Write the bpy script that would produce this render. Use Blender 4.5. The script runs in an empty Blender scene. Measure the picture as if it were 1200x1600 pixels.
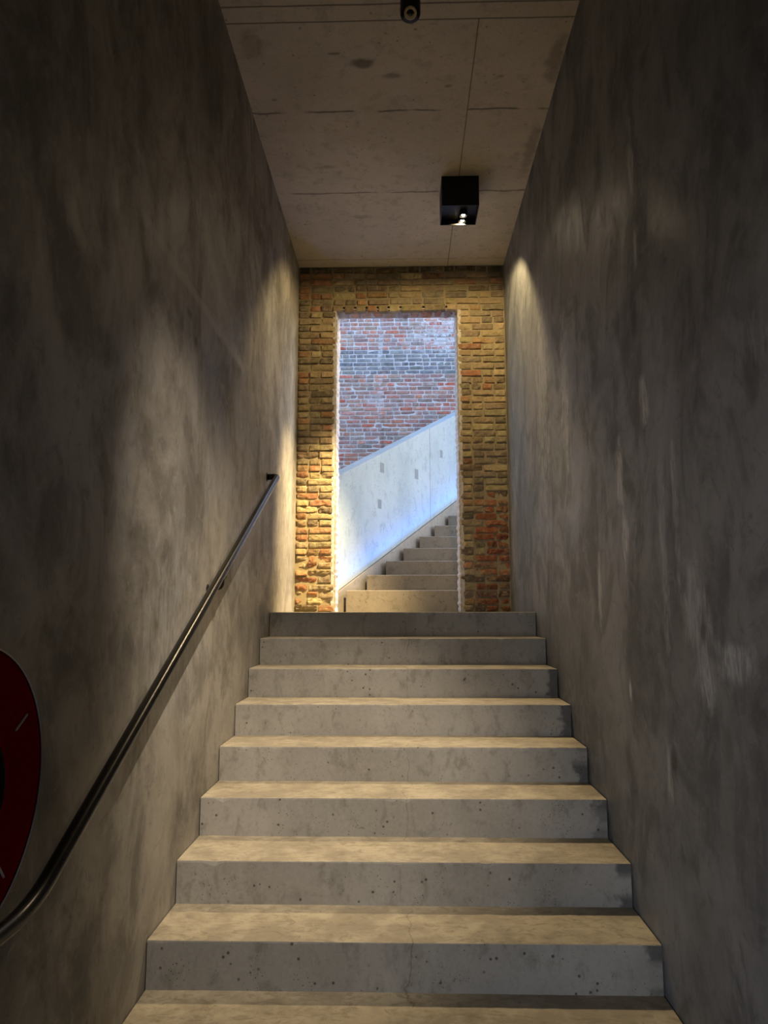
import bpy, bmesh, math, random
from mathutils import Vector, Matrix, noise
random.seed(7)
sc = bpy.context.scene
PI = math.pi

# ------------------------------------------------------------------ camera
cam_d = bpy.data.cameras.new('camera'); cam = bpy.data.objects.new('camera', cam_d)
sc.collection.objects.link(cam); sc.camera = cam
cam_d.sensor_fit = 'VERTICAL'; cam_d.sensor_height = 32.0; cam_d.lens = 32.0*1155/1600
cam_d.clip_start = 0.02; cam_d.clip_end = 200
yaw, pit, roll = -.0259, .1331, -.0009
F = Vector((math.sin(yaw)*math.cos(pit), math.cos(yaw)*math.cos(pit), math.sin(pit)))
Rv = F.cross(Vector((0, 0, 1))).normalized(); Uv = Rv.cross(F)
Rc = Rv*math.cos(roll)+Uv*math.sin(roll); Uc = -Rv*math.sin(roll)+Uv*math.cos(roll)
m = Matrix((Rc, Uc, -F)).transposed().to_4x4(); m.translation = Vector((.0082, 0, .008))
cam.matrix_world = m

# ------------------------------------------------------------------ sky, lights, exposure
w = bpy.data.worlds.new('sky'); sc.world = w; w.use_nodes = True
wn = w.node_tree.nodes; wl = w.node_tree.links; wn.clear()
wo = wn.new('ShaderNodeOutputWorld'); wb = wn.new('ShaderNodeBackground'); sky = wn.new('ShaderNodeTexSky')
sky.sky_type = 'NISHITA'; sky.sun_disc = False; sky.sun_elevation = math.radians(38); sky.sun_rotation = math.radians(60)
sky.air_density = 1.0; sky.dust_density = .8; sky.ozone_density = 2.0
SKY = 1.02
wb.inputs['Strength'].default_value = SKY
wl.new(sky.outputs[0], wb.inputs[0]); wl.new(wb.outputs[0], wo.inputs[0])

def area(name, loc, tgt, sx, sy, power, col, spread=180):
    d = bpy.data.lights.new(name, 'AREA'); d.shape = 'RECTANGLE'; d.size = sx; d.size_y = sy
    d.energy = power; d.color = col; d.spread = math.radians(spread)
    o = bpy.data.objects.new(name, d); sc.collection.objects.link(o); o.location = loc
    o.rotation_euler = (Vector(tgt)-Vector(loc)).to_track_quat('-Z', 'Y').to_euler(); return o
def spot(name, loc, tgt, power, col, deg, blend, rad=.03):
    d = bpy.data.lights.new(name, 'SPOT'); d.energy = power; d.color = col
    d.spot_size = math.radians(deg); d.spot_blend = blend; d.shadow_soft_size = rad
    o = bpy.data.objects.new(name, d); sc.collection.objects.link(o); o.location = loc
    o.rotation_euler = (Vector(tgt)-Vector(loc)).to_track_quat('-Z', 'Y').to_euler(); return o
WARM = (1.0, .75, .36)
# cool fill added behind the camera, standing in for unseen light on the risers
area('added_cool_fill', (-.74, -2.0, -.3), (.75, 2.5, -.7), .3, 1.4, 7.5, (.84, .89, 1.0), 62)
# the two lamps of the ceiling fitting: each a tight beam with a wide soft skirt, set just inside the rim of the box
LP1, LP2 = (.45, 4.985, 2.806), (.448, 5.060, 2.807)
def toward(p, d): return tuple(a+b for a, b in zip(p, d))
spot('lamp_beam_stairs', LP1, (.0, 3.30, -1.0), 270, (1.0, .79, .50), 50, 1.0, .006)
spot('lamp_skirt_stairs', LP1, (-.30, 3.8, .3), 14, (1.0, .80, .54), 110, 1.0, .006)
spot('lamp_beam_landing', LP2, (-.80, 6.15, .12), 1650, WARM, 42, 1.0, .006)
spot('lamp_skirt_landing', LP2, toward(LP2, (-.17, .51, -.84)), 72, WARM, 144, .25, .006)
# the next lamp of the row, on the ceiling above the lower stairs (behind the top edge of the photo)
spot('lamp_lower_stairs', (.42, 1.5, 2.80), (-.62, 3.68, -.72), 780, (1.0, .85, .66), 41, 1.0, .012)
# added blue wash light for the parapet, without a known fitting
def strip(a, b, up, power, col):
    a, b, up = Vector(a), Vector(b), Vector(up); d = bpy.data.lights.new('added_parapet_wash', 'AREA'); d.shape = 'RECTANGLE'
    d.size = (b-a).length; d.size_y = .03; d.energy = power; d.color = col; d.spread = math.radians(150)
    o = bpy.data.objects.new('added_parapet_wash', d); sc.collection.objects.link(o)
    x = (b-a).normalized(); z = -(up-x*up.dot(x)).normalized(); y = z.cross(x)
    mm = Matrix((x, y, z)).transposed().to_4x4(); mm.translation = (a+b)/2; o.matrix_world = mm; return o
ADDED_WASH = 7

sc.view_settings.view_transform = 'Standard'; sc.view_settings.look = 'None'
sc.view_settings.exposure = 0.0; sc.view_settings.gamma = 1.0; sc.view_settings.use_curve_mapping = False

# ------------------------------------------------------------------ node helpers
class NT:
    def __init__(s, name, rough=.7, spec=.5, metal=0.0):
        s.m = bpy.data.materials.new(name); s.m.use_nodes = True
        s.t = s.m.node_tree; s.b = s.t.nodes['Principled BSDF']
        s.b.inputs['Roughness'].default_value = rough; s.b.inputs['Metallic'].default_value = metal
        s.b.inputs['Specular IOR Level'].default_value = spec
        s.geo = s.t.nodes.new('ShaderNodeNewGeometry'); s.pos = s.geo.outputs['Position']
        s.sep = None
    def n(s, k): return s.t.nodes.new(k)
    def put(s, sock, v):
        if hasattr(v, 'links') or isinstance(v, bpy.types.NodeSocket): s.t.links.new(v, sock)
        elif isinstance(v, (tuple, list)) and len(v) == 3 and sock.type == 'RGBA': sock.default_value = (*v, 1)
        else: sock.default_value = v
    def math(s, op, a, b=0.0, c=0.0, clamp=False):
        n = s.n('ShaderNodeMath'); n.operation = op; n.use_clamp = clamp
        s.put(n.inputs[0], a); s.put(n.inputs[1], b)
        if op in ('MULTIPLY_ADD', 'COMPARE', 'SMOOTH_MIN'): s.put(n.inputs[2], c)
        return n.outputs[0]
    def xyz(s, i):
        if not s.sep: s.sep = s.n('ShaderNodeSeparateXYZ'); s.put(s.sep.inputs[0], s.pos)
        return s.sep.outputs[i]
    def scaled(s, sc3, off=(0, 0, 0)):
        n = s.n('ShaderNodeMapping'); s.put(n.inputs[0], s.pos); n.inputs['Scale'].default_value = sc3
        n.inputs['Location'].default_value = off; return n.outputs[0]
    def noise(s, scale, sc3=(1, 1, 1), detail=4, rough=.55, off=(0, 0, 0), dist=0.0, out=0):
        n = s.n('ShaderNodeTexNoise'); s.put(n.inputs['Vector'], s.scaled(sc3, off)); n.inputs['Scale'].default_value = scale
        n.inputs['Detail'].default_value = detail; n.inputs['Roughness'].default_value = rough; n.inputs['Distortion'].default_value = dist
        return n.outputs[out]
    def voro(s, scale, sc3=(1, 1, 1), feature='F1', rnd=1.0):
        n = s.n('ShaderNodeTexVoronoi'); n.feature = feature; s.put(n.inputs['Vector'], s.scaled(sc3)); n.inputs['Scale'].default_value = scale
        n.inputs['Randomness'].default_value = rnd
        return n.outputs[0]
    def ramp(s, v, a, b, lo=0.0, hi=1.0):
        n = s.n('ShaderNodeMapRange'); n.interpolation_type = 'SMOOTHSTEP'; s.put(n.inputs[0], v)
        n.inputs[1].default_value = a; n.inputs[2].default_value = b; n.inputs[3].default_value = lo; n.inputs[4].default_value = hi
        return n.outputs[0]
    def mix(s, f, a, b, mode='MIX'):
        n = s.n('ShaderNodeMix'); n.data_type = 'RGBA'; n.blend_type = mode
        s.put(n.inputs[0], f); s.put(n.inputs[6], a); s.put(n.inputs[7], b); return n.outputs[2]
    def color(s, v): s.put(s.b.inputs['Base Color'], v)
    def bump(s, v, strength=.3, dist=.01, prev=None):
        n = s.n('ShaderNodeBump'); n.inputs['Strength'].default_value = strength; n.inputs['Distance'].default_value = dist
        s.put(n.inputs['Height'], v)
        if prev is not None: s.put(n.inputs['Normal'], prev)
        s.put(s.b.inputs['Normal'], n.outputs[0]); return n.outputs[0]
    def patch(s, axis_a, axis_b, ca, cb, ra, rb, fuzz=.35, nscale=9, off=0.0):
        """soft-edged blotch centred on (ca, cb) of two world axes"""
        nz = s.math('MULTIPLY', s.math('SUBTRACT', s.noise(nscale, off=(off, off, off)), .5), 2*fuzz*2)
        a = s.math('DIVIDE', s.math('SUBTRACT', s.xyz(axis_a), ca), ra)
        b = s.math('DIVIDE', s.math('SUBTRACT', s.xyz(axis_b), cb), rb)
        d = s.math('SQRT', s.math('ADD', s.math('MULTIPLY', a, a), s.math('MULTIPLY', b, b)))
        return s.ramp(s.math('ADD', d, nz), 1.1, .35)
    def line(s, axis, c, wd, wob=0.0, off=0.0):
        v = s.math('SUBTRACT', s.xyz(axis), c)
        if wob: v = s.math('ADD', v, s.math('MULTIPLY', s.math('SUBTRACT', s.noise(5, off=(off, off, off), detail=6), .5), wob))
        return s.ramp(s.math('ABSOLUTE', v), wd, wd*.3)

def plaster(name, patches, dark_patches, seed, base=(.135, .125, .108), light=(.30, .285, .26), dark=(.06, .056, .050), joint=None):
    t = NT(name, .50, .45)
    big = t.noise(1.3, (1, .9, .9), 8, .68, (seed, 0, seed), .6)
    st = t.noise(3.4, (1, 1, .62), 8, .66, (0, seed, 0), .7)
    fine = t.noise(15, (1, .8, .75), 9, .72, (seed, seed, 0), .7)
    c = t.mix(t.ramp(big, .36, .66), base, light)
    c = t.mix(t.math('MULTIPLY', t.ramp(st, .46, .62), .5), c, dark)
    c = t.mix(t.math('MULTIPLY', t.ramp(fine, .52, .66), .45), c, light)
    c = t.mix(t.math('MULTIPLY', t.ramp(fine, .47, .32), .45), c, dark)
    sp = t.math('MULTIPLY', t.ramp(t.noise(30, detail=3, off=(seed, 2, 1)), .72, .80), .5)
    c = t.mix(sp, c, (.34, .32, .30))
    brush = t.noise(26, (1, 1, .22), 6, .7, (3, seed, 0), 1.5)
    for i, (y, z, ry, rz, k) in enumerate(patches):
        p = t.math('MULTIPLY', t.patch(1, 2, y, z, ry, rz, .45, 12, i*1.7+seed), t.ramp(brush, .40, .60, .25, 1.0))
        c = t.mix(t.math('MULTIPLY', p, min(1, k*1.7)), c, (.50, .50, .51))
    for i, (y, z, ry, rz, k) in enumerate(dark_patches):
        p = t.patch(1, 2, y, z, ry, rz, .35, 9, i*2.3+seed)
        c = t.mix(t.math('MULTIPLY', p, k), c, (.035, .033, .03))
    if joint:
        f = t.math('MULTIPLY', t.line(2, joint, .035, .05, 3.0), t.math('MULTIPLY', t.ramp(t.xyz(1), 2.0, 2.8), t.ramp(t.xyz(1), 4.15, 3.9)))
        c = t.mix(t.math('MULTIPLY', f, .55), c, (.42, .38, .32))
    t.color(c)
    rg = t.ramp(st, .3, .7, .48, .70); t.put(t.b.inputs['Roughness'], rg)
    b = t.bump(big, .2, .02); b = t.bump(st, .22, .010, b); t.bump(fine, .35, .005, b)
    return t.m

def concrete(name, base, light, dark, pits=.5, scale=1.0, rough=.75, streak=(1, 1, 1), extra=None, grain=.3):
    t = NT(name, rough, .35)
    big = t.noise(1.6*scale, streak, 6, .6); mid = t.noise(15*scale, streak, 7, .65, (4, 1, 2), .4); fine = t.noise(60*scale, detail=5, rough=.7)
    c = t.mix(t.ramp(big, .34, .68), base, light)
    c = t.mix(t.math('MULTIPLY', t.ramp(mid, .50, .68), .5), c, dark)
    c = t.mix(t.math('MULTIPLY', t.ramp(fine, .5, .75), .35), c, dark)
    c = t.mix(t.math('MULTIPLY', t.ramp(fine, .5, .3), .3), c, light)
    h = None
    if pits:
        v = t.voro(26*scale); gate = t.ramp(t.noise(7*scale, off=(9, 9, 9), detail=2), .50, .60)
        p = t.math('MULTIPLY', t.ramp(v, .19, .08), gate)
        v2 = t.voro(75*scale); p2 = t.math('MULTIPLY', t.ramp(v2, .20, .12), t.ramp(t.noise(11*scale, off=(3, 5, 1)), .52, .6))
        p = t.math('MAXIMUM', p, p2); c = t.mix(t.math('MULTIPLY', p, pits), c, (.03, .027, .022))
        b = t.bump(p, -.6, .006)
        b = t.bump(mid, grain, .006, b)
    else: b = t.bump(mid, grain, .006)
    t.bump(fine, grain, .002, b)
    if extra: c = extra(t, c)
    t.color(c); return t.m

# ------------------------------------------------------------------ mesh helpers
def link(name, bm, mat, parent=None, smooth=False, bevel=0.0):
    me = bpy.data.meshes.new(name); bmesh.ops.recalc_face_normals(bm, faces=bm.faces[:]); bm.to_mesh(me); bm.free()
    if mat: me.materials.append(mat)
    if smooth:
        for p in me.polygons: p.use_smooth = True
    o = bpy.data.objects.new(name, me); sc.collection.objects.link(o)
    if parent: o.parent = parent
    if bevel:
        b = o.modifiers.new('bevel', 'BEVEL'); b.width = bevel; b.segments = 2; b.limit_method = 'ANGLE'
    return o
def tag(o, label=None, cat=None, group=None, kind=None):
    if label: o['label'] = label
    if cat: o['category'] = cat
    if group: o['group'] = group
    if kind: o['kind'] = kind
    return o
def struct(name, bm, mat, label, cat, **k):
    return tag(link(name, bm, mat, **k), label, cat, None, 'structure')
def empty(name, loc=(0, 0, 0)):
    o = bpy.data.objects.new(name, None); sc.collection.objects.link(o); o.location = loc; return o
def add_box(bm, a, b):
    vs = [bm.verts.new((x, y, z)) for x in (a[0], b[0]) for y in (a[1], b[1]) for z in (a[2], b[2])]
    for f in ((0, 1, 3, 2), (4, 6, 7, 5), (0, 4, 5, 1), (2, 3, 7, 6), (0, 2, 6, 4), (1, 5, 7, 3)): bm.faces.new([vs[i] for i in f])
def box(a, b): bm = bmesh.new(); add_box(bm, a, b); return bm
def add_prism(bm, pts, d):
    """closed polygon of 3d points pushed along vector d"""
    a = [bm.verts.new(p) for p in pts]; b = [bm.verts.new(Vector(p)+Vector(d)) for p in pts]; n = len(pts)
    bm.faces.new(a); bm.faces.new(b[::-1])
    for i in range(n): bm.faces.new((a[i], b[i], b[(i+1) % n], a[(i+1) % n]))
def add_tube(bm, pts, r, seg=20, cap=True):
    pts = [Vector(p) for p in pts]; rings = []
    t0 = (pts[1]-pts[0]).normalized(); ref = Vector((0, 0, 1)) if abs(t0.z) < .9 else Vector((0, 1, 0))
    nrm = (ref-t0*ref.dot(t0)).normalized()
    for i, p in enumerate(pts):
        t = (pts[min(i+1, len(pts)-1)]-pts[max(i-1, 0)]).normalized()
        nrm = (nrm-t*nrm.dot(t)).normalized(); bn = t.cross(nrm)
        rings.append([bm.verts.new(p+(nrm*math.cos(2*PI*k/seg)+bn*math.sin(2*PI*k/seg))*r) for k in range(seg)])
    for a, b in zip(rings, rings[1:]):
        for k in range(seg): bm.faces.new((a[k], a[(k+1) % seg], b[(k+1) % seg], b[k]))
    if cap: bm.faces.new(rings[0][::-1]); bm.faces.new(rings[-1])
def add_lathe(bm, prof, origin, axis='Z', seg=40, cap=True):
    """prof: (radius, height) pairs revolved round axis through origin"""
    o = Vector(origin); rings = []
    for r, h in prof:
        ring = []
        for k in range(seg):
            a = 2*PI*k/seg; c, s = math.cos(a)*r, math.sin(a)*r
            p = (c, s, h) if axis == 'Z' else (h, c, s)
            ring.append(bm.verts.new(o+Vector(p)))
        rings.append(ring)
    for a, b in zip(rings, rings[1:]):
        for k in range(seg): bm.faces.new((a[k], a[(k+1) % seg], b[(k+1) % seg], b[k]))
    if cap: bm.faces.new(rings[0]); bm.faces.new(rings[-1])
def fillet(pts, r, n=8):
    pts = [Vector(p) for p in pts]; out = [pts[0]]
    for a, b, c in zip(pts, pts[1:], pts[2:]):
        u = (a-b).normalized(); v = (c-b).normalized(); ang = u.angle(v); d = min(r/math.tan(ang/2), (a-b).length*.49, (c-b).length*.49)
        p, q = b+u*d, b+v*d
        for i in range(n+1):
            t = i/n; out.append(p*(1-t)**2+b*2*t*(1-t)+q*t*t)
    out.append(pts[-1]); return out

# ------------------------------------------------------------------ measurements (metres; z = 0 is the upper landing)
HW = .9; CEIL = 3.025; D1 = 5.033; T = .326; R = .1624; NR = 10
BACK = 6.187; BT = .22; FLOOR = -NR*R; YB = -2.2
DX0, DX1, DZ = -.578, .500, 2.632                   # doorway through the brick wall

# ------------------------------------------------------------------ materials
M = {}
M['plaster_left'] = plaster('plaster_left', [(3.734, 1.40, .5, .06, .25), (4.9, 1.9, .25, .7, .35), (4.1, .5, .35, .5, .25), (3.0, -.1, .5, .5, .2)],
                            [(3.0, 1.27, .05, .03, .6), (3.1, 1.18, .05, .03, .5), (2.9, 1.20, .03, .05, .4)], 2.0,
                            (.185, .167, .140), (.36, .33, .285), (.085, .076, .062), 1.385)
M['plaster_right'] = plaster('plaster_right',
    [(2.68, .79, .06, .12, .55), (3.02, .56, .055, .16, .65), (2.98, .30, .045, .14, .8), (2.05, -.13, .14, .07, .5), (2.25, -.20, .10, .10, .45), (3.0, -.29, .02, .05, .7),
     (2.30, .02, .12, .16, .4), (1.82, .70, .10, .12, .25), (2.70, 1.75, .035, .18, .45), (2.69, 1.38, .03, .10, .4), (3.97, 1.2, .12, .5, .4),
     (4.6, 1.4, .25, .8, .35), (2.55, .2, .04, .4, .3), (2.42, .35, .03, .3, .3), (3.4, .1, .04, .2, .35), (2.6, -.55, .03, .12, .35)],
    [(2.75, 1.15, .05, .12, .5), (1.85, .62, .05, .10, .5), (2.55, -.48, .03, .06, .7), (2.25, -.05, .03, .05, .6), (2.12, -.36, .05, .1, .4), (2.2, 1.05, .6, .5, .35)], 7.5,
    (.125, .130, .140), (.24, .244, .256), (.055, .056, .061))
def ceil_extra(t, c):
    dk = (.10, .09, .07)
    for ax, cc, wd, wob, k in ((1, 3.335, .008, .012, .8), (1, 3.440, .006, .006, .9), (1, 4.135, .011, .05, .85), (1, 5.02, .012, .06, .7), (1, 6.05, .010, .04, .4)):
        f = t.line(ax, cc, wd, wob, cc)
        if wob > .03: f = t.math('MULTIPLY', f, t.ramp(t.noise(4, off=(cc, 0, 0)), .38, .50))
        c = t.mix(t.math('MULTIPLY', f, k), c, dk)
    f = t.math('MULTIPLY', t.line(0, .410, .0055, .004), t.math('GREATER_THAN', t.xyz(1), 3.44))
    c = t.mix(t.math('MULTIPLY', f, .75), c, dk)
    for i, (x, y, rx, ry, k) in enumerate(((-.21, 3.74, .09, .045, .75), (-.05, 3.84, .07, .03, .5), (-.36, 3.66, .04, .012, .6), (.57, 3.86, .03, .02, .5), (.28, 3.93, .03, .015, .45),
            (-.75, 4.02, .02, .012, .6), (-.3, 5.35, .12, .03, .3), (.86, 3.75, .06, .2, .45), (.86, 4.5, .05, .3, .4), (-.5, 4.7, .1, .02, .3), (-.8, 3.6, .08, .12, .3))):
        c = t.mix(t.math('MULTIPLY', t.patch(0, 1, x, y, rx, ry, .4, 14, i*1.3), k), c, (.09, .075, .05))
    return c
M['ceiling'] = concrete('ceiling_concrete', (.43, .39, .315), (.53, .485, .40), (.30, .265, .20), .5, .8, .8, extra=ceil_extra, grain=.15)
def riser_extra(t, c):
    # damp stains at the right ends, grime at the foot of every riser
    nz = t.math('MULTIPLY', t.math('SUBTRACT', t.noise(14, off=(1, 2, 3)), .5), .16)
    s = t.ramp(t.math('ADD', t.xyz(0), nz), .82, .85)
    gate = t.math('MULTIPLY', t.math('LESS_THAN', t.xyz(1), 4.5), t.ramp(t.noise(3.0, (0, 1, 1), off=(0, 5, 0)), .40, .48))
    c = t.mix(t.math('MULTIPLY', t.math('MULTIPLY', s, gate), .75), c, (.045, .043, .045))
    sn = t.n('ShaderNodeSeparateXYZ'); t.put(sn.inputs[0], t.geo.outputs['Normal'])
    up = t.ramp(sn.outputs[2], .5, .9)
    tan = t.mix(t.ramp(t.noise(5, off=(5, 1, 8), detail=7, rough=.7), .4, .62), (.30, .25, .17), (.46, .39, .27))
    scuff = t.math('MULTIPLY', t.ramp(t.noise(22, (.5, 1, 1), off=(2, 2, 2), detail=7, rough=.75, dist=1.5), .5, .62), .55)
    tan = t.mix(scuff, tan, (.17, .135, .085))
    c = t.mix(t.math('MULTIPLY', up, .85), c, tan)  # warm lamp light painted into upward faces as a lighter tan
    # long hairline running up the middle of the flight
    ln = t.line(0, .02, .003, .16, 2.0); c = t.mix(t.math('MULTIPLY', t.math('MULTIPLY', ln, .45), t.ramp(t.noise(3), .45, .55)), c, (.08, .06, .04))
    return c
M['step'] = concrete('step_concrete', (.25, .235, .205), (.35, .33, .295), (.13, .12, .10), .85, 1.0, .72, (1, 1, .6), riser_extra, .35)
M['outdoor_step'] = concrete('outdoor_step_concrete', (.24, .205, .165), (.31, .27, .22), (.13, .11, .08), .7, 1.2, .8)
M['floor'] = concrete('floor_concrete', (.26, .24, .21), (.34, .32, .28), (.15, .14, .12), .4)
def par_extra(t, c):
    f = t.line(1, 8.125, .007, 0); c = t.mix(t.math('MULTIPLY', f, .8), c, (.12, .13, .15))
    for i, (y, z, ry, rz) in enumerate(((7.23, 1.42, .035, .05), (7.85, 1.47, .035, .055), (7.19, 1.05, .03, .045), (8.37, 1.80, .03, .045))):
        a = t.math('LESS_THAN', t.math('ABSOLUTE', t.math('SUBTRACT', t.xyz(1), y)), ry)
        b = t.math('LESS_THAN', t.math('ABSOLUTE', t.math('SUBTRACT', t.xyz(2), z)), rz)
        c = t.mix(t.math('MULTIPLY', t.math('MULTIPLY', a, b), .8), c, (.15, .17, .18))
    return c
M['parapet'] = concrete('parapet_concrete_light_tint', (.27, .32, .345), (.35, .40, .425), (.20, .24, .26), .6, 1.0, .8, (1, 1, .6), par_extra, .25)  # blue cast of the light is tinted into the concrete colour
def simple(name, col, rough, metal=0.0, spec=.5, bumpy=0.0, bs=40):
    t = NT(name, rough, spec, metal); n = t.noise(bs, detail=4)
    t.color(t.mix(t.ramp(n, .3, .7), tuple(c*.88 for c in col), tuple(min(1, c*1.08) for c in col)))
    if bumpy: t.bump(n, bumpy, .002)
    return t.m
M['black_metal'] = simple('black_powder_coat', (.006, .006, .006), .5, 0, .3, .1, 300)
M['rail'] = simple('dark_brushed_steel', (.05, .048, .046), .27, 1.0, .5, .05, 200)
M['rail_dark'] = simple('blackened_steel', (.03, .028, .026), .45, .6)
M['red'] = simple('red_enamel', (.17, .003, .004), .75, 0, .0, .05, 60)
M['rubber'] = simple('black_rubber', (.006, .006, .006), .9, 0, .04)
M['rim'] = simple('pale_rim', (.30, .26, .26), .4, .3)
M['cream'] = simple('cream_ring', (.55, .47, .32), .5)
M['lens'] = simple('dark_lens', (.02, .02, .02), .1)
M['mortar'] = simple('mortar_tan', (.33, .27, .17), .95, 0, .1, .8, 90)
M['mortar_pale'] = simple('mortar_pale', (.56, .54, .55), .95, 0, .1, .6, 60)
M['lime'] = simple('lime_jamb', (.50, .47, .48), .9, 0, .2, .6, 50)
def brick_mat(name, soot=None, rough=.9, lime=None):
    t = NT(name, rough, .2)
    at = t.n('ShaderNodeAttribute'); at.attribute_name = 'brick_colour'
    mid = t.noise(28, detail=6, rough=.7); fine = t.noise(120, detail=4, rough=.7)
    c = t.mix(t.math('MULTIPLY', t.ramp(mid, .40, .65), .5), at.outputs['Color'], t.mix(1.0, at.outputs['Color'], (.45, .42, .38), 'MULTIPLY'))
    smear = t.noise(17, detail=8, rough=.75, off=(3, 3, 3))
    c = t.mix(t.math('MULTIPLY', t.ramp(smear, .50, .60), .55 if not lime else .3), c, (.36, .29, .18) if not lime else (.5, .47, .48))
    c = t.mix(t.math('MULTIPLY', t.ramp(fine, .52, .72), .45), c, (.42, .36, .26) if not lime else (.55, .53, .54))
    if lime: c = lime(t, c)
    t.color(c); b = t.bump(mid, .8, .014); t.bump(fine, .5, .004, b); return t.m
M['brick'] = brick_mat('old_yellow_brick')
def far_lime(t, c):
    n1 = t.noise(9, detail=7, rough=.7, dist=.8)
    a = t.patch(0, 2, .55, 3.85, .55, .30, .4, 4, 3)
    c = t.mix(t.math('MULTIPLY', t.math('MULTIPLY', a, t.ramp(n1, .42, .56)), .75), c, (.62, .62, .66))
    b = t.line(0, -.30, .05, .10, 1.0); b = t.math('MULTIPLY', b, t.ramp(t.xyz(2), 2.6, 2.8))
    c = t.mix(t.math('MULTIPLY', t.math('MULTIPLY', b, t.ramp(n1, .44, .60)), .6), c, (.60, .60, .65))
    p = t.patch(0, 2, -.39, 2.95, .15, .16, .3, 6, 5)
    c = t.mix(t.math('MULTIPLY', p, .45), c, (.50, .47, .50))
    s = t.math('MULTIPLY', t.line(0, -.27, .03, .04, 4.0), t.ramp(t.xyz(2), 2.7, 2.6)); c = t.mix(t.math('MULTIPLY', s, .5), c, (.12, .10, .10))
    return c
M['far_brick'] = brick_mat('weathered_red_brick', lime=far_lime)

# ------------------------------------------------------------------ room shell
struct('wall_left', box((-HW-.3, YB, FLOOR-.1), (-HW, BACK, CEIL+.2)), M['plaster_left'], 'dark brown-grey troweled plaster wall on the left, behind the handrail', 'wall')
struct('wall_right', box((HW, YB, FLOOR-.1), (HW+.3, BACK, CEIL+.2)), M['plaster_right'], 'dark grey plaster wall on the right with pale smeared marks', 'wall')
struct('wall_rear', box((-HW-.3, YB-.2, FLOOR-.1), (HW+.3, YB, CEIL+.2)), M['plaster_left'], 'plaster wall closing the lower end of the stairway', 'wall')
struct('ceiling', box((-HW, YB, CEIL), (HW, BACK, CEIL+.2)), M['ceiling'], 'raw concrete ceiling with board joints over the stairs', 'ceiling')
struct('floor', box((-HW, YB, FLOOR-.1), (HW, D1-(NR-1)*T, FLOOR)), M['floor'], 'concrete floor at the foot of the stairs', 'floor')

# ------------------------------------------------------------------ brick walls
class Bricks:
    def __init__(s): s.v = []; s.f = []; s.c = []
    def brick(s, c, ax, up, out, L, H, D, col, nx=7, nz=4, amp=.004, rnd=.006, chip=0.0):
        """block centred on c: front grid of nx by nz with worn edges, plus a skirt going back by D"""
        c, ax, up, out = Vector(c), Vector(ax), Vector(up), Vector(out); base = len(s.v); sd = Vector((random.uniform(0, 90), 0, random.uniform(0, 90)))
        tl = random.uniform(-amp, amp)*.8; tz = random.uniform(-amp, amp)
        for j in range(nz+1):
            for i in range(nx+1):
                u = i/nx*2-1; w_ = j/nz*2-1
                p = ax*(u*L/2)+up*(w_*H/2)
                q = (c+p)*14+sd; n1 = noise.noise(q); n2 = noise.noise(q*2.7)
                e = max(abs(u), abs(w_)) ; edge = (abs(u) > .99)+(abs(w_) > .99)
                d = amp*(n1*1.3+n2*.8)+tl*u+tz*w_-(rnd*(.6+.5*n1) if edge else 0)-(rnd*.5 if edge == 2 else 0)
                if chip and n1 > .15: d -= chip*(n1-.15)*4
                p2 = p*(1-.0*e)
                if edge: p2 = p2-ax*(u*amp*.5*n2)-up*(w_*amp*.5*n1)
                s.v.append(c+p2+out*d); s.c.append(col)
        W = nx+1
        for j in range(nz):
            for i in range(nx): s.f.append((base+j*W+i, base+j*W+i+1, base+(j+1)*W+i+1, base+(j+1)*W+i))
        ring = [i for i in range(W)]+[j*W+nx for j in range(1, nz+1)]+[nz*W+i for i in range(nx-1, -1, -1)]+[j*W for j in range(nz-1, 0, -1)]
        b2 = len(s.v)
        for k in ring: s.v.append(s.v[base+k]-out*D); s.c.append(col)
        n = len(ring)
        for k in range(n): s.f.append((base+ring[k], b2+k, b2+(k+1) % n, base+ring[(k+1) % n]))
    def build(s, name, mat, parent=None):
        me = bpy.data.meshes.new(name); me.from_pydata([tuple(v) for v in s.v], [], s.f)
        a = me.color_attributes.new('brick_colour', 'FLOAT_COLOR', 'POINT')
        flat = []
        for c in s.c: flat += [c[0], c[1], c[2], 1.0]
        a.data.foreach_set('color', flat); me.materials.append(mat)
        o = bpy.data.objects.new(name, me); sc.collection.objects.link(o)
        if parent: o.parent = parent
        return o
def jit(c, a=.12): k = 1+random.uniform(-a, a); return tuple(max(.01, x*k*(1+random.uniform(-.06, .06))) for x in c)

wb_ = empty('wall_back', (0, BACK, 0)); tag(wb_, 'old yellow and orange brick wall with a tall doorway at the head of the stairs', 'wall', None, 'structure')
def loc_fix(o, par): o.matrix_parent_inverse = Matrix.Translation(-Vector(par.location)); return o
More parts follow.
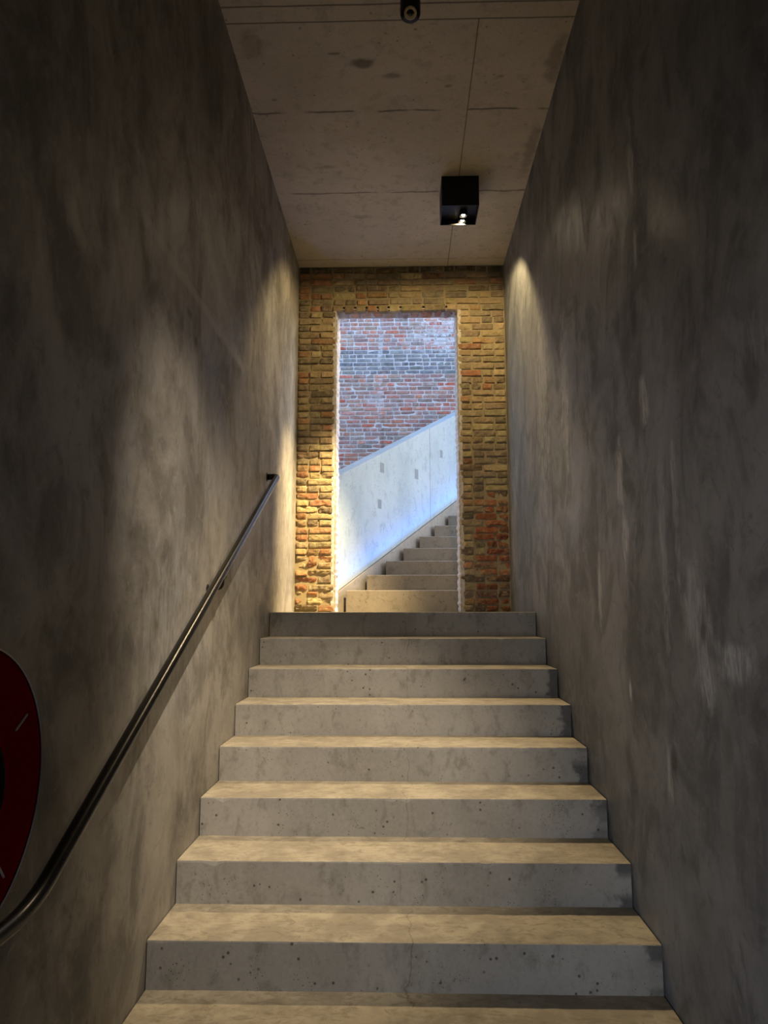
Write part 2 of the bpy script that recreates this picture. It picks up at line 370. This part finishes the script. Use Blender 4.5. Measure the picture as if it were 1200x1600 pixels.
# mortar body of the wall around the doorway (set back behind the brick faces)
bm = bmesh.new()
MB = BACK+.015
OX, OZ = 3.6, 4.6
add_box(bm, (-OX, MB, -.3), (DX0+.012, BACK+BT, OZ)); add_box(bm, (DX1-.012, MB, -.3), (OX, BACK+BT, OZ)); add_box(bm, (DX0+.012, MB, DZ+.012), (DX1-.012, BACK+BT, OZ))
loc_fix(link('mortar_bed', bm, M['mortar'], wb_), wb_)
CH = .0594
def near_colour(x, z):
    r = random.random()
    ochre = [(.40, .31, .18), (.35, .27, .15), (.33, .26, .17), (.43, .34, .20), (.27, .21, .14)]
    orange = [(.38, .20, .11), (.34, .16, .09), (.38, .23, .12)]
    brown = [(.22, .165, .11), (.19, .15, .11), (.26, .20, .13)]
    po, pb = .14, .22
    if z < 1.3 and x < 0: po = .24
    if x > .68 and z < 1.0: po, pb = .75, .15
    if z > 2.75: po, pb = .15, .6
    if x < -.7 and z > 2.6: po = .75
    if x > .6 and 1.2 < z < 2.4: po, pb = .12, .08
    c = random.choice(orange) if r < po else random.choice(brown) if r < po+pb else random.choice(ochre)
    if x > .68 and z < 1.0: c = (c[0]*.9, c[1]*.65, c[2]*.6)
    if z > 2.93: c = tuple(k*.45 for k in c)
    return jit(c, .2)
nb = Bricks()
row = 0; z = .0
while z < CEIL-.01:
    h = min(CH, CEIL-z)
    for xa, xb in (((-HW, DX0), (DX1, HW)) if z+CH*.5 < DZ else ((-HW, HW),)):
        x = xa; first = True; hdr_row = row % 2
        while x < xb-.01:
            L = random.choice((.195, .20, .19)) if (random.random() < (.75 if hdr_row else .45)) else random.choice((.095, .10, .105))
            if first and row % 2: L = min(L, .11)
            first = False
            if xb-(x+L) < .06: L = xb-x
            rough_zone = (x > .66 and z < 1.0) or (x < -.72 and z < .45)
            amp = .014 if rough_zone else .0065
            if h > .03:
                g = .013
                edge_jit = random.uniform(-.012, .012) if abs(x+L-DX0) < .02 or abs(x-DX1) < .02 else 0
                a_, b_ = x+g*.7, x+L-g*.7
                if abs(x+L-DX0) < .02: b_ += edge_jit+.004
                if abs(x-DX1) < .02: a_ += edge_jit-.004
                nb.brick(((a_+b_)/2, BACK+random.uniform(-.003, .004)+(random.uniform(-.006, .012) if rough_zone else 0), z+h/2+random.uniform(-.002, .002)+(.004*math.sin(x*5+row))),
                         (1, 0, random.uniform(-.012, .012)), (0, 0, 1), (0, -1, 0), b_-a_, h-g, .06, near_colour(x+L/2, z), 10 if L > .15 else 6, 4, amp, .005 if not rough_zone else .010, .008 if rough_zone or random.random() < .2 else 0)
            x += L
    z += h; row += 1
loc_fix(nb.build('brickwork', M['brick'], wb_), wb_)
# soffit over the doorway: bricks on edge seen from below
loc_fix(link('lintel_bed', box((DX0+.012, BACK+.015, DZ+.004), (DX1-.012, BACK+BT, DZ+.03)), M['lime'], wb_), wb_)
sb = Bricks(); x = DX0+.0
while x < DX1-.02:
    L = random.uniform(.085, .12); L = min(L, DX1-x)
    sb.brick((x+L/2, BACK+.11, DZ-.012), (1, 0, 0), (0, 1, 0), (0, 0, -1), L-.022, .16, .03, jit(random.choice([(.55, .33, .28), (.48, .36, .32), (.60, .42, .36), (.42, .36, .36), (.58, .28, .22)]), .15), 5, 6, .009, .010, .01)
    x += L
loc_fix(sb.build('lintel_bricks', M['brick'], wb_), wb_)
# ragged lime-mortared jambs
def jamb(xs, sgn):
    bm = bmesh.new(); ny, nz = 6, 110; g = []
    for j in range(nz+1):
        r_ = []
        for i in range(ny+1):
            y = BACK+.006+i/ny*(BT-.006); z_ = j/nz*DZ
            n1 = noise.noise(Vector((sgn*3, y*9, z_*11))); n2 = noise.noise(Vector((sgn, y*25, z_*34)))
            tooth = .006*math.sin(z_/CH*2*PI)
            r_.append(bm.verts.new((xs+sgn*(.006+.016*i/ny+.008*n1+.007*n2+tooth*.7), y+(0.006*n2 if i == 0 else 0), z_)))
        g.append(r_)
    for j in range(nz):
        for i in range(ny): bm.faces.new((g[j][i], g[j][i+1], g[j+1][i+1], g[j+1][i]))
    # close back to the mortar bed
    for col_ in (0, ny):
        prev = None
        for j in range(nz+1):
            v = g[j][col_]; b = bm.verts.new((xs-sgn*.02, v.co.y, v.co.z))
            if prev: bm.faces.new((prev[0], v, b, prev[1]))
            prev = (v, b)
    return loc_fix(link('jamb', bm, M['lime'], wb_), wb_)
jamb(DX0, 1); jamb(DX1, -1)
loc_fix(link('threshold', box((DX0+.012, BACK, -.2), (DX1-.012, BACK+BT, -.001)), M['step'], wb_), wb_)

# far brick wall outdoors
FY = 10.1
fw = empty('wall_outside', (0, FY, 0)); tag(fw, 'weathered red and blue-grey brick wall outdoors beyond the doorway', 'wall', None, 'structure')
loc_fix(link('mortar_bed', box((-4.5, FY+.008, -.3), (4.5, FY+.4, 5.6)), M['mortar_pale'], fw), fw)
fb = Bricks(); z = 0.0; row = 0; FC = .0594
while z < 5.5:
    x = -3.4+random.uniform(-.1, 0); band = 3.27 < z < 3.66
    while x < 3.4:
        L = random.choice((.19, .20, .21)) if random.random() < (.8 if row % 2 else .35) else random.choice((.10, .11))
        if band: col = random.choice([(.20, .20, .22), (.17, .17, .20), (.26, .245, .26), (.22, .20, .22)])
        else: col = random.choice([(.46, .20, .16), (.40, .20, .17), (.33, .20, .185), (.52, .21, .14), (.36, .21, .185), (.31, .22, .21), (.43, .26, .21)])
        if not band and random.random() < .08: col = (.5, .14, .09)
        near = -1.4 < x < 1.4 and z < 4.8
        hh = FC-.014-random.uniform(0, .004)
        fb.brick((x+L/2, FY+random.uniform(-.003, .003), z+FC/2), (1, 0, random.uniform(-.01, .01)), (0, 0, 1), (0, -1, 0), L-.016, hh, .03, jit(col, .18), 4 if near else 2, 2, .004, .004)
        x += L
    z += FC; row += 1
loc_fix(fb.build('brickwork', M['far_brick'], fw), fw)
struct('ground', box((-4.5, BACK+BT, -.3), (4.5, FY+.4, -.02)), M['floor'], 'concrete ground of the yard beyond the doorway', 'ground')

# ------------------------------------------------------------------ indoor staircase
def worn_step(x0, x1, y0, y1, z0, z1, seed, nx=90, lip=.0):
    """solid step: straight block whose front upper arris is slightly worn and chipped"""
    bm = bmesh.new(); prof_n = 7; cols = []
    for i in range(nx+1):
        x = x0+(x1-x0)*i/nx
        n1 = noise.noise(Vector((x*3, seed*7.3, 0))); n2 = noise.noise(Vector((x*17, seed*3.1, 5)))
        ch = .004+.0025*n1+max(0, n2-.22)*.022
        zz = z1+.0015*n1; yy = y0+.0015*n2
        pr = [(yy, z0), (yy, z0+.02), (yy, zz-ch*1.6), (yy+ch*.3, zz-ch*.4), (yy+ch, zz), (yy+.05, zz+.001*n2), (y1, zz), (y1, z0)]
        cols.append([bm.verts.new((x, a, b)) for a, b in pr])
    for a, b in zip(cols, cols[1:]):
        for k in range(len(a)): bm.faces.new((a[k], b[k], b[(k+1) % len(a)], a[(k+1) % len(a)]))
    bm.faces.new(cols[0]); bm.faces.new(cols[-1][::-1]); return bm
st = empty('staircase', (0, D1-(NR-1)*T, FLOOR)); tag(st, 'wide grey concrete staircase climbing between the plaster walls to the brick doorway', 'staircase')
for k in range(NR):
    z1 = -k*R; y0 = D1-k*T; y1 = y0+T if k else BACK-.002
    o = link('step' if k else 'landing', worn_step(-HW+.004, HW-.006, y0, y1, FLOOR if k else -.40, z1, k+1), M['step'], st)
    loc_fix(o, st)

# ------------------------------------------------------------------ outdoor staircase, its kerb and the parapet
Y0, ZA, RT, RR = 6.6, .191, .30, .15
SL = .57
def px_(y): return -.505+SL*(y-Y0)               # left ends of the outdoor steps
os_ = empty('outdoor_staircase', (.4, Y0, 0)); tag(os_, 'pale beige concrete staircase outdoors, climbing to the right behind the doorway', 'staircase')
NOUT = 11
for k in range(NOUT):
    y0 = Y0+RT*k; y1 = y0+RT; z1 = ZA+RR*k
    if k == NOUT-1: y1 = FY-.01
    bm = bmesh.new(); n = 40; xr = 2.6
    xa, xb = px_(y0), px_(y1)
    ys = [(xa, y0), (xr, y0), (xr, y1), (xb, y1)]
    add_prism(bm, [(a, b, -.02) for a, b in ys], (0, 0, z1+.02))
    o = link('step', bm, M['outdoor_step'], os_, bevel=.008); loc_fix(o, os_)
# kerb (string) along the cut ends of the steps: top runs along the nosings
DIR = Vector((SL, 1, 0)).normalized(); NRM = Vector((-DIR.y, DIR.x, 0))       # NRM points left, away from the steps
def P(y, off, z): return Vector((px_(y), y, z))+NRM*off
def zk(y): return ZA+.012+.528*(y-Y0)
YS, YE = 6.46, 9.72
bm = bmesh.new(); add_prism(bm, [P(YS, .035, -.02), P(YE, .035, -.02), P(YE, .035, zk(YE)), P(YS, .035, zk(YS))], NRM*.17)
loc_fix(link('kerb', bm, M['outdoor_step'], os_, bevel=.004), os_)
pp = empty('parapet', (px_(Y0), Y0, 0)); tag(pp, 'pale concrete parapet rising diagonally beside the outdoor steps, with blue light tinted into its colour', 'parapet')
def zt(y): return zk(y)+1.045
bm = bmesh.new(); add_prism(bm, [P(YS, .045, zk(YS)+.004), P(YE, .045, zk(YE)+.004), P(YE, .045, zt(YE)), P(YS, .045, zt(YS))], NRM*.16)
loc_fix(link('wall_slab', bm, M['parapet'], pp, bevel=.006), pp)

# added light hovers over the step ends and shines up the parapet face
strip(P(6.5, -.03, zk(6.5)+.03), P(9.2, -.03, zk(9.2)+.03), (-.15, .09, 1.0), ADDED_WASH, (.01, .21, 1.0))

# ------------------------------------------------------------------ handrail
RX = -.83; RR_ = .0205
hr = empty('handrail', (RX, 3.2, 0)); tag(hr, 'dark round steel handrail fixed to the left wall, turning into the wall at its top', 'handrail')
ztop = .888; yt = 4.811
path = [(RX, yt-.002, ztop), (RX, 1.735, -.656), (RX, 1.22, -.656), (-.899, 1.22, -.656)]
path = [(-.899, yt+.035, ztop+.008), (RX, yt+.03, ztop+.010)] + path[1:]
pp1 = fillet(path, .05, 10)
# a wider bend where the slope turns level
b_ = fillet([path[1], path[2], path[3]], .42, 14)
pts = fillet([path[0], path[1], b_[1]], .045, 8)[:-1]+b_[1:-1]+fillet([b_[-2], path[3], path[4]], .05, 8)[1:]
bm = bmesh.new(); add_tube(bm, pts, RR_, 28); loc_fix(link('rail', bm, M['rail'], hr, smooth=True), hr)
for yb in (3.42, 1.40):
    zr = ztop-.502*(yt-yb) if yb > 2 else -.656
    bm = bmesh.new()
    br = fillet([(RX, yb, zr-.018), (RX, yb, zr-.078), (-.892, yb, zr-.078)], .028, 8)
    add_tube(bm, br, .009, 14)
    add_box(bm, (RX-.014, yb-.03, zr-.030), (RX+.014, yb+.03, zr-.018))
    bk = loc_fix(link('bracket', bm, M['rail_dark'], hr, smooth=False), hr)
    bm = bmesh.new(); add_lathe(bm, [(.020, 0), (.020, .004), (.017, .006), (.010, .007)], (-.8995, yb, zr-.078), 'X', 28)
    ro = link('rosette', bm, M['rail_dark'], bk)
bm = bmesh.new(); add_lathe(bm, [(.030, 0), (.030, .004), (.022, .006)], (-.8995, yt+.035, ztop+.008), 'X', 28)
loc_fix(link('wall_flange', bm, M['rail_dark'], hr), hr)

# ------------------------------------------------------------------ red disc on the left wall
CY, CZ, DR = 1.522, -.365, .307
rd = empty('wall_disc', (-.9, CY, CZ)); tag(rd, 'round red disc with black centre and thin pale rim, mounted low on the left wall', 'disc')
bm = bmesh.new(); add_lathe(bm, [(DR-.006, 0.0), (DR-.004, .030), (DR-.014, .034), (DR-.05, .031), (.16, .028), (.145, .031), (.13, .031)], (-.9, CY, CZ), 'X', 96, False)
loc_fix(link('disc_plate', bm, M['red'], rd, smooth=False), rd)
bm = bmesh.new(); add_lathe(bm, [(DR-.004, .004), (DR-.001, .004), (DR-.001, .034), (DR-.003, .036), (DR-.006, .034), (DR-.004, .030)], (-.9, CY, CZ), 'X', 96, False)
loc_fix(link('rim', bm, M['rim'], rd), rd)
bm = bmesh.new(); add_lathe(bm, [(.130, .020), (.130, .040), (.118, .044), (.06, .044), (.05, .050), (.001, .050)], (-.9, CY, CZ), 'X', 64)
loc_fix(link('hub', bm, M['rubber'], rd), rd)
for ang in (31, -51, 103, 175, 247):
    a = math.radians(ang); u = Vector((0, math.cos(a), math.sin(a))); bm = bmesh.new()
    c = Vector((-.9+.031, CY, CZ))
    add_tube(bm, [c+u*.205, c+u*.262], .0028, 8)
    loc_fix(link('rib', bm, M['rim'], rd), rd)

# ------------------------------------------------------------------ black square ceiling lamp
LX0, LX1, LY0, LY1, LZ = .288, .548, 4.828, 5.094, 2.805
cl = empty('ceiling_lamp', ((LX0+LX1)/2, (LY0+LY1)/2, CEIL)); tag(cl, 'black square box lamp with two lit spots, mounted on the concrete ceiling', 'lamp')
bm = bmesh.new(); th = .006; rec = .045
add_box(bm, (LX0, LY0, LZ), (LX0+th, LY1, CEIL)); add_box(bm, (LX1-th, LY0, LZ), (LX1, LY1, CEIL))
add_box(bm, (LX0+th, LY0, LZ), (LX1-th, LY0+th, CEIL)); add_box(bm, (LX0+th, LY1-th, LZ), (LX1-th, LY1, CEIL))
add_box(bm, (LX0+th, LY0+th, LZ+rec), (LX1-th, LY1-th, LZ+rec+.01))
loc_fix(link('housing', bm, M['black_metal'], cl), cl)
em = bpy.data.materials.new('lit_lamp'); em.use_nodes = True; eb = em.node_tree.nodes['Principled BSDF']
eb.inputs['Emission Color'].default_value = (1, .86, .55, 1); eb.inputs['Emission Strength'].default_value = 40; eb.inputs['Base Color'].default_value = (1, .9, .7, 1)
for x, y in ((.45, 4.985), (.448, 5.06)):
    bm = bmesh.new(); add_lathe(bm, [(.028, .044), (.028, .008), (.025, .008), (.020, .030)], (x, y, LZ), 'Z', 32)
    s_ = loc_fix(link('spot_head', bm, M['black_metal'], cl), cl)
    bm = bmesh.new(); add_lathe(bm, [(.012, .020), (.012, .013), (.007, .011), (.001, .0105)], (x, y, LZ), 'Z', 24)
    link('bulb', bm, em, s_)

# ------------------------------------------------------------------ black cylindrical ceiling sensor
se = empty('ceiling_sensor', (.055, 3.292, CEIL)); tag(se, 'small black cylinder with a cream ring lens, fixed to the concrete ceiling', 'sensor')
bm = bmesh.new(); add_lathe(bm, [(.050, CEIL), (.050, CEIL-.098), (.046, CEIL-.110), (.036, CEIL-.119), (.030, CEIL-.121)], (.055, 3.292, 0), 'Z', 48)
loc_fix(link('housing', bm, M['black_metal'], se, smooth=False), se)
bm = bmesh.new(); add_lathe(bm, [(.031, -.006), (.031, .0), (.026, .003), (.013, .002), (.012, -.004)], (0, 0, 0), 'Z', 40)
ring = loc_fix(link('ring', bm, M['cream'], se), se)
bm = bmesh.new(); add_lathe(bm, [(.0125, -.004), (.0125, .003), (.009, .006), (.001, .008)], (0, 0, 0), 'Z', 32)
ln_ = loc_fix(link('lens', bm, M['lens'], se), se)
# ring and lens face down and towards the foot of the stairs
for o in (ring, ln_):
    o.data.transform(Matrix.Translation((.055, 3.264, CEIL-.117)) @ Matrix.Rotation(math.radians(180-28), 4, 'X'))
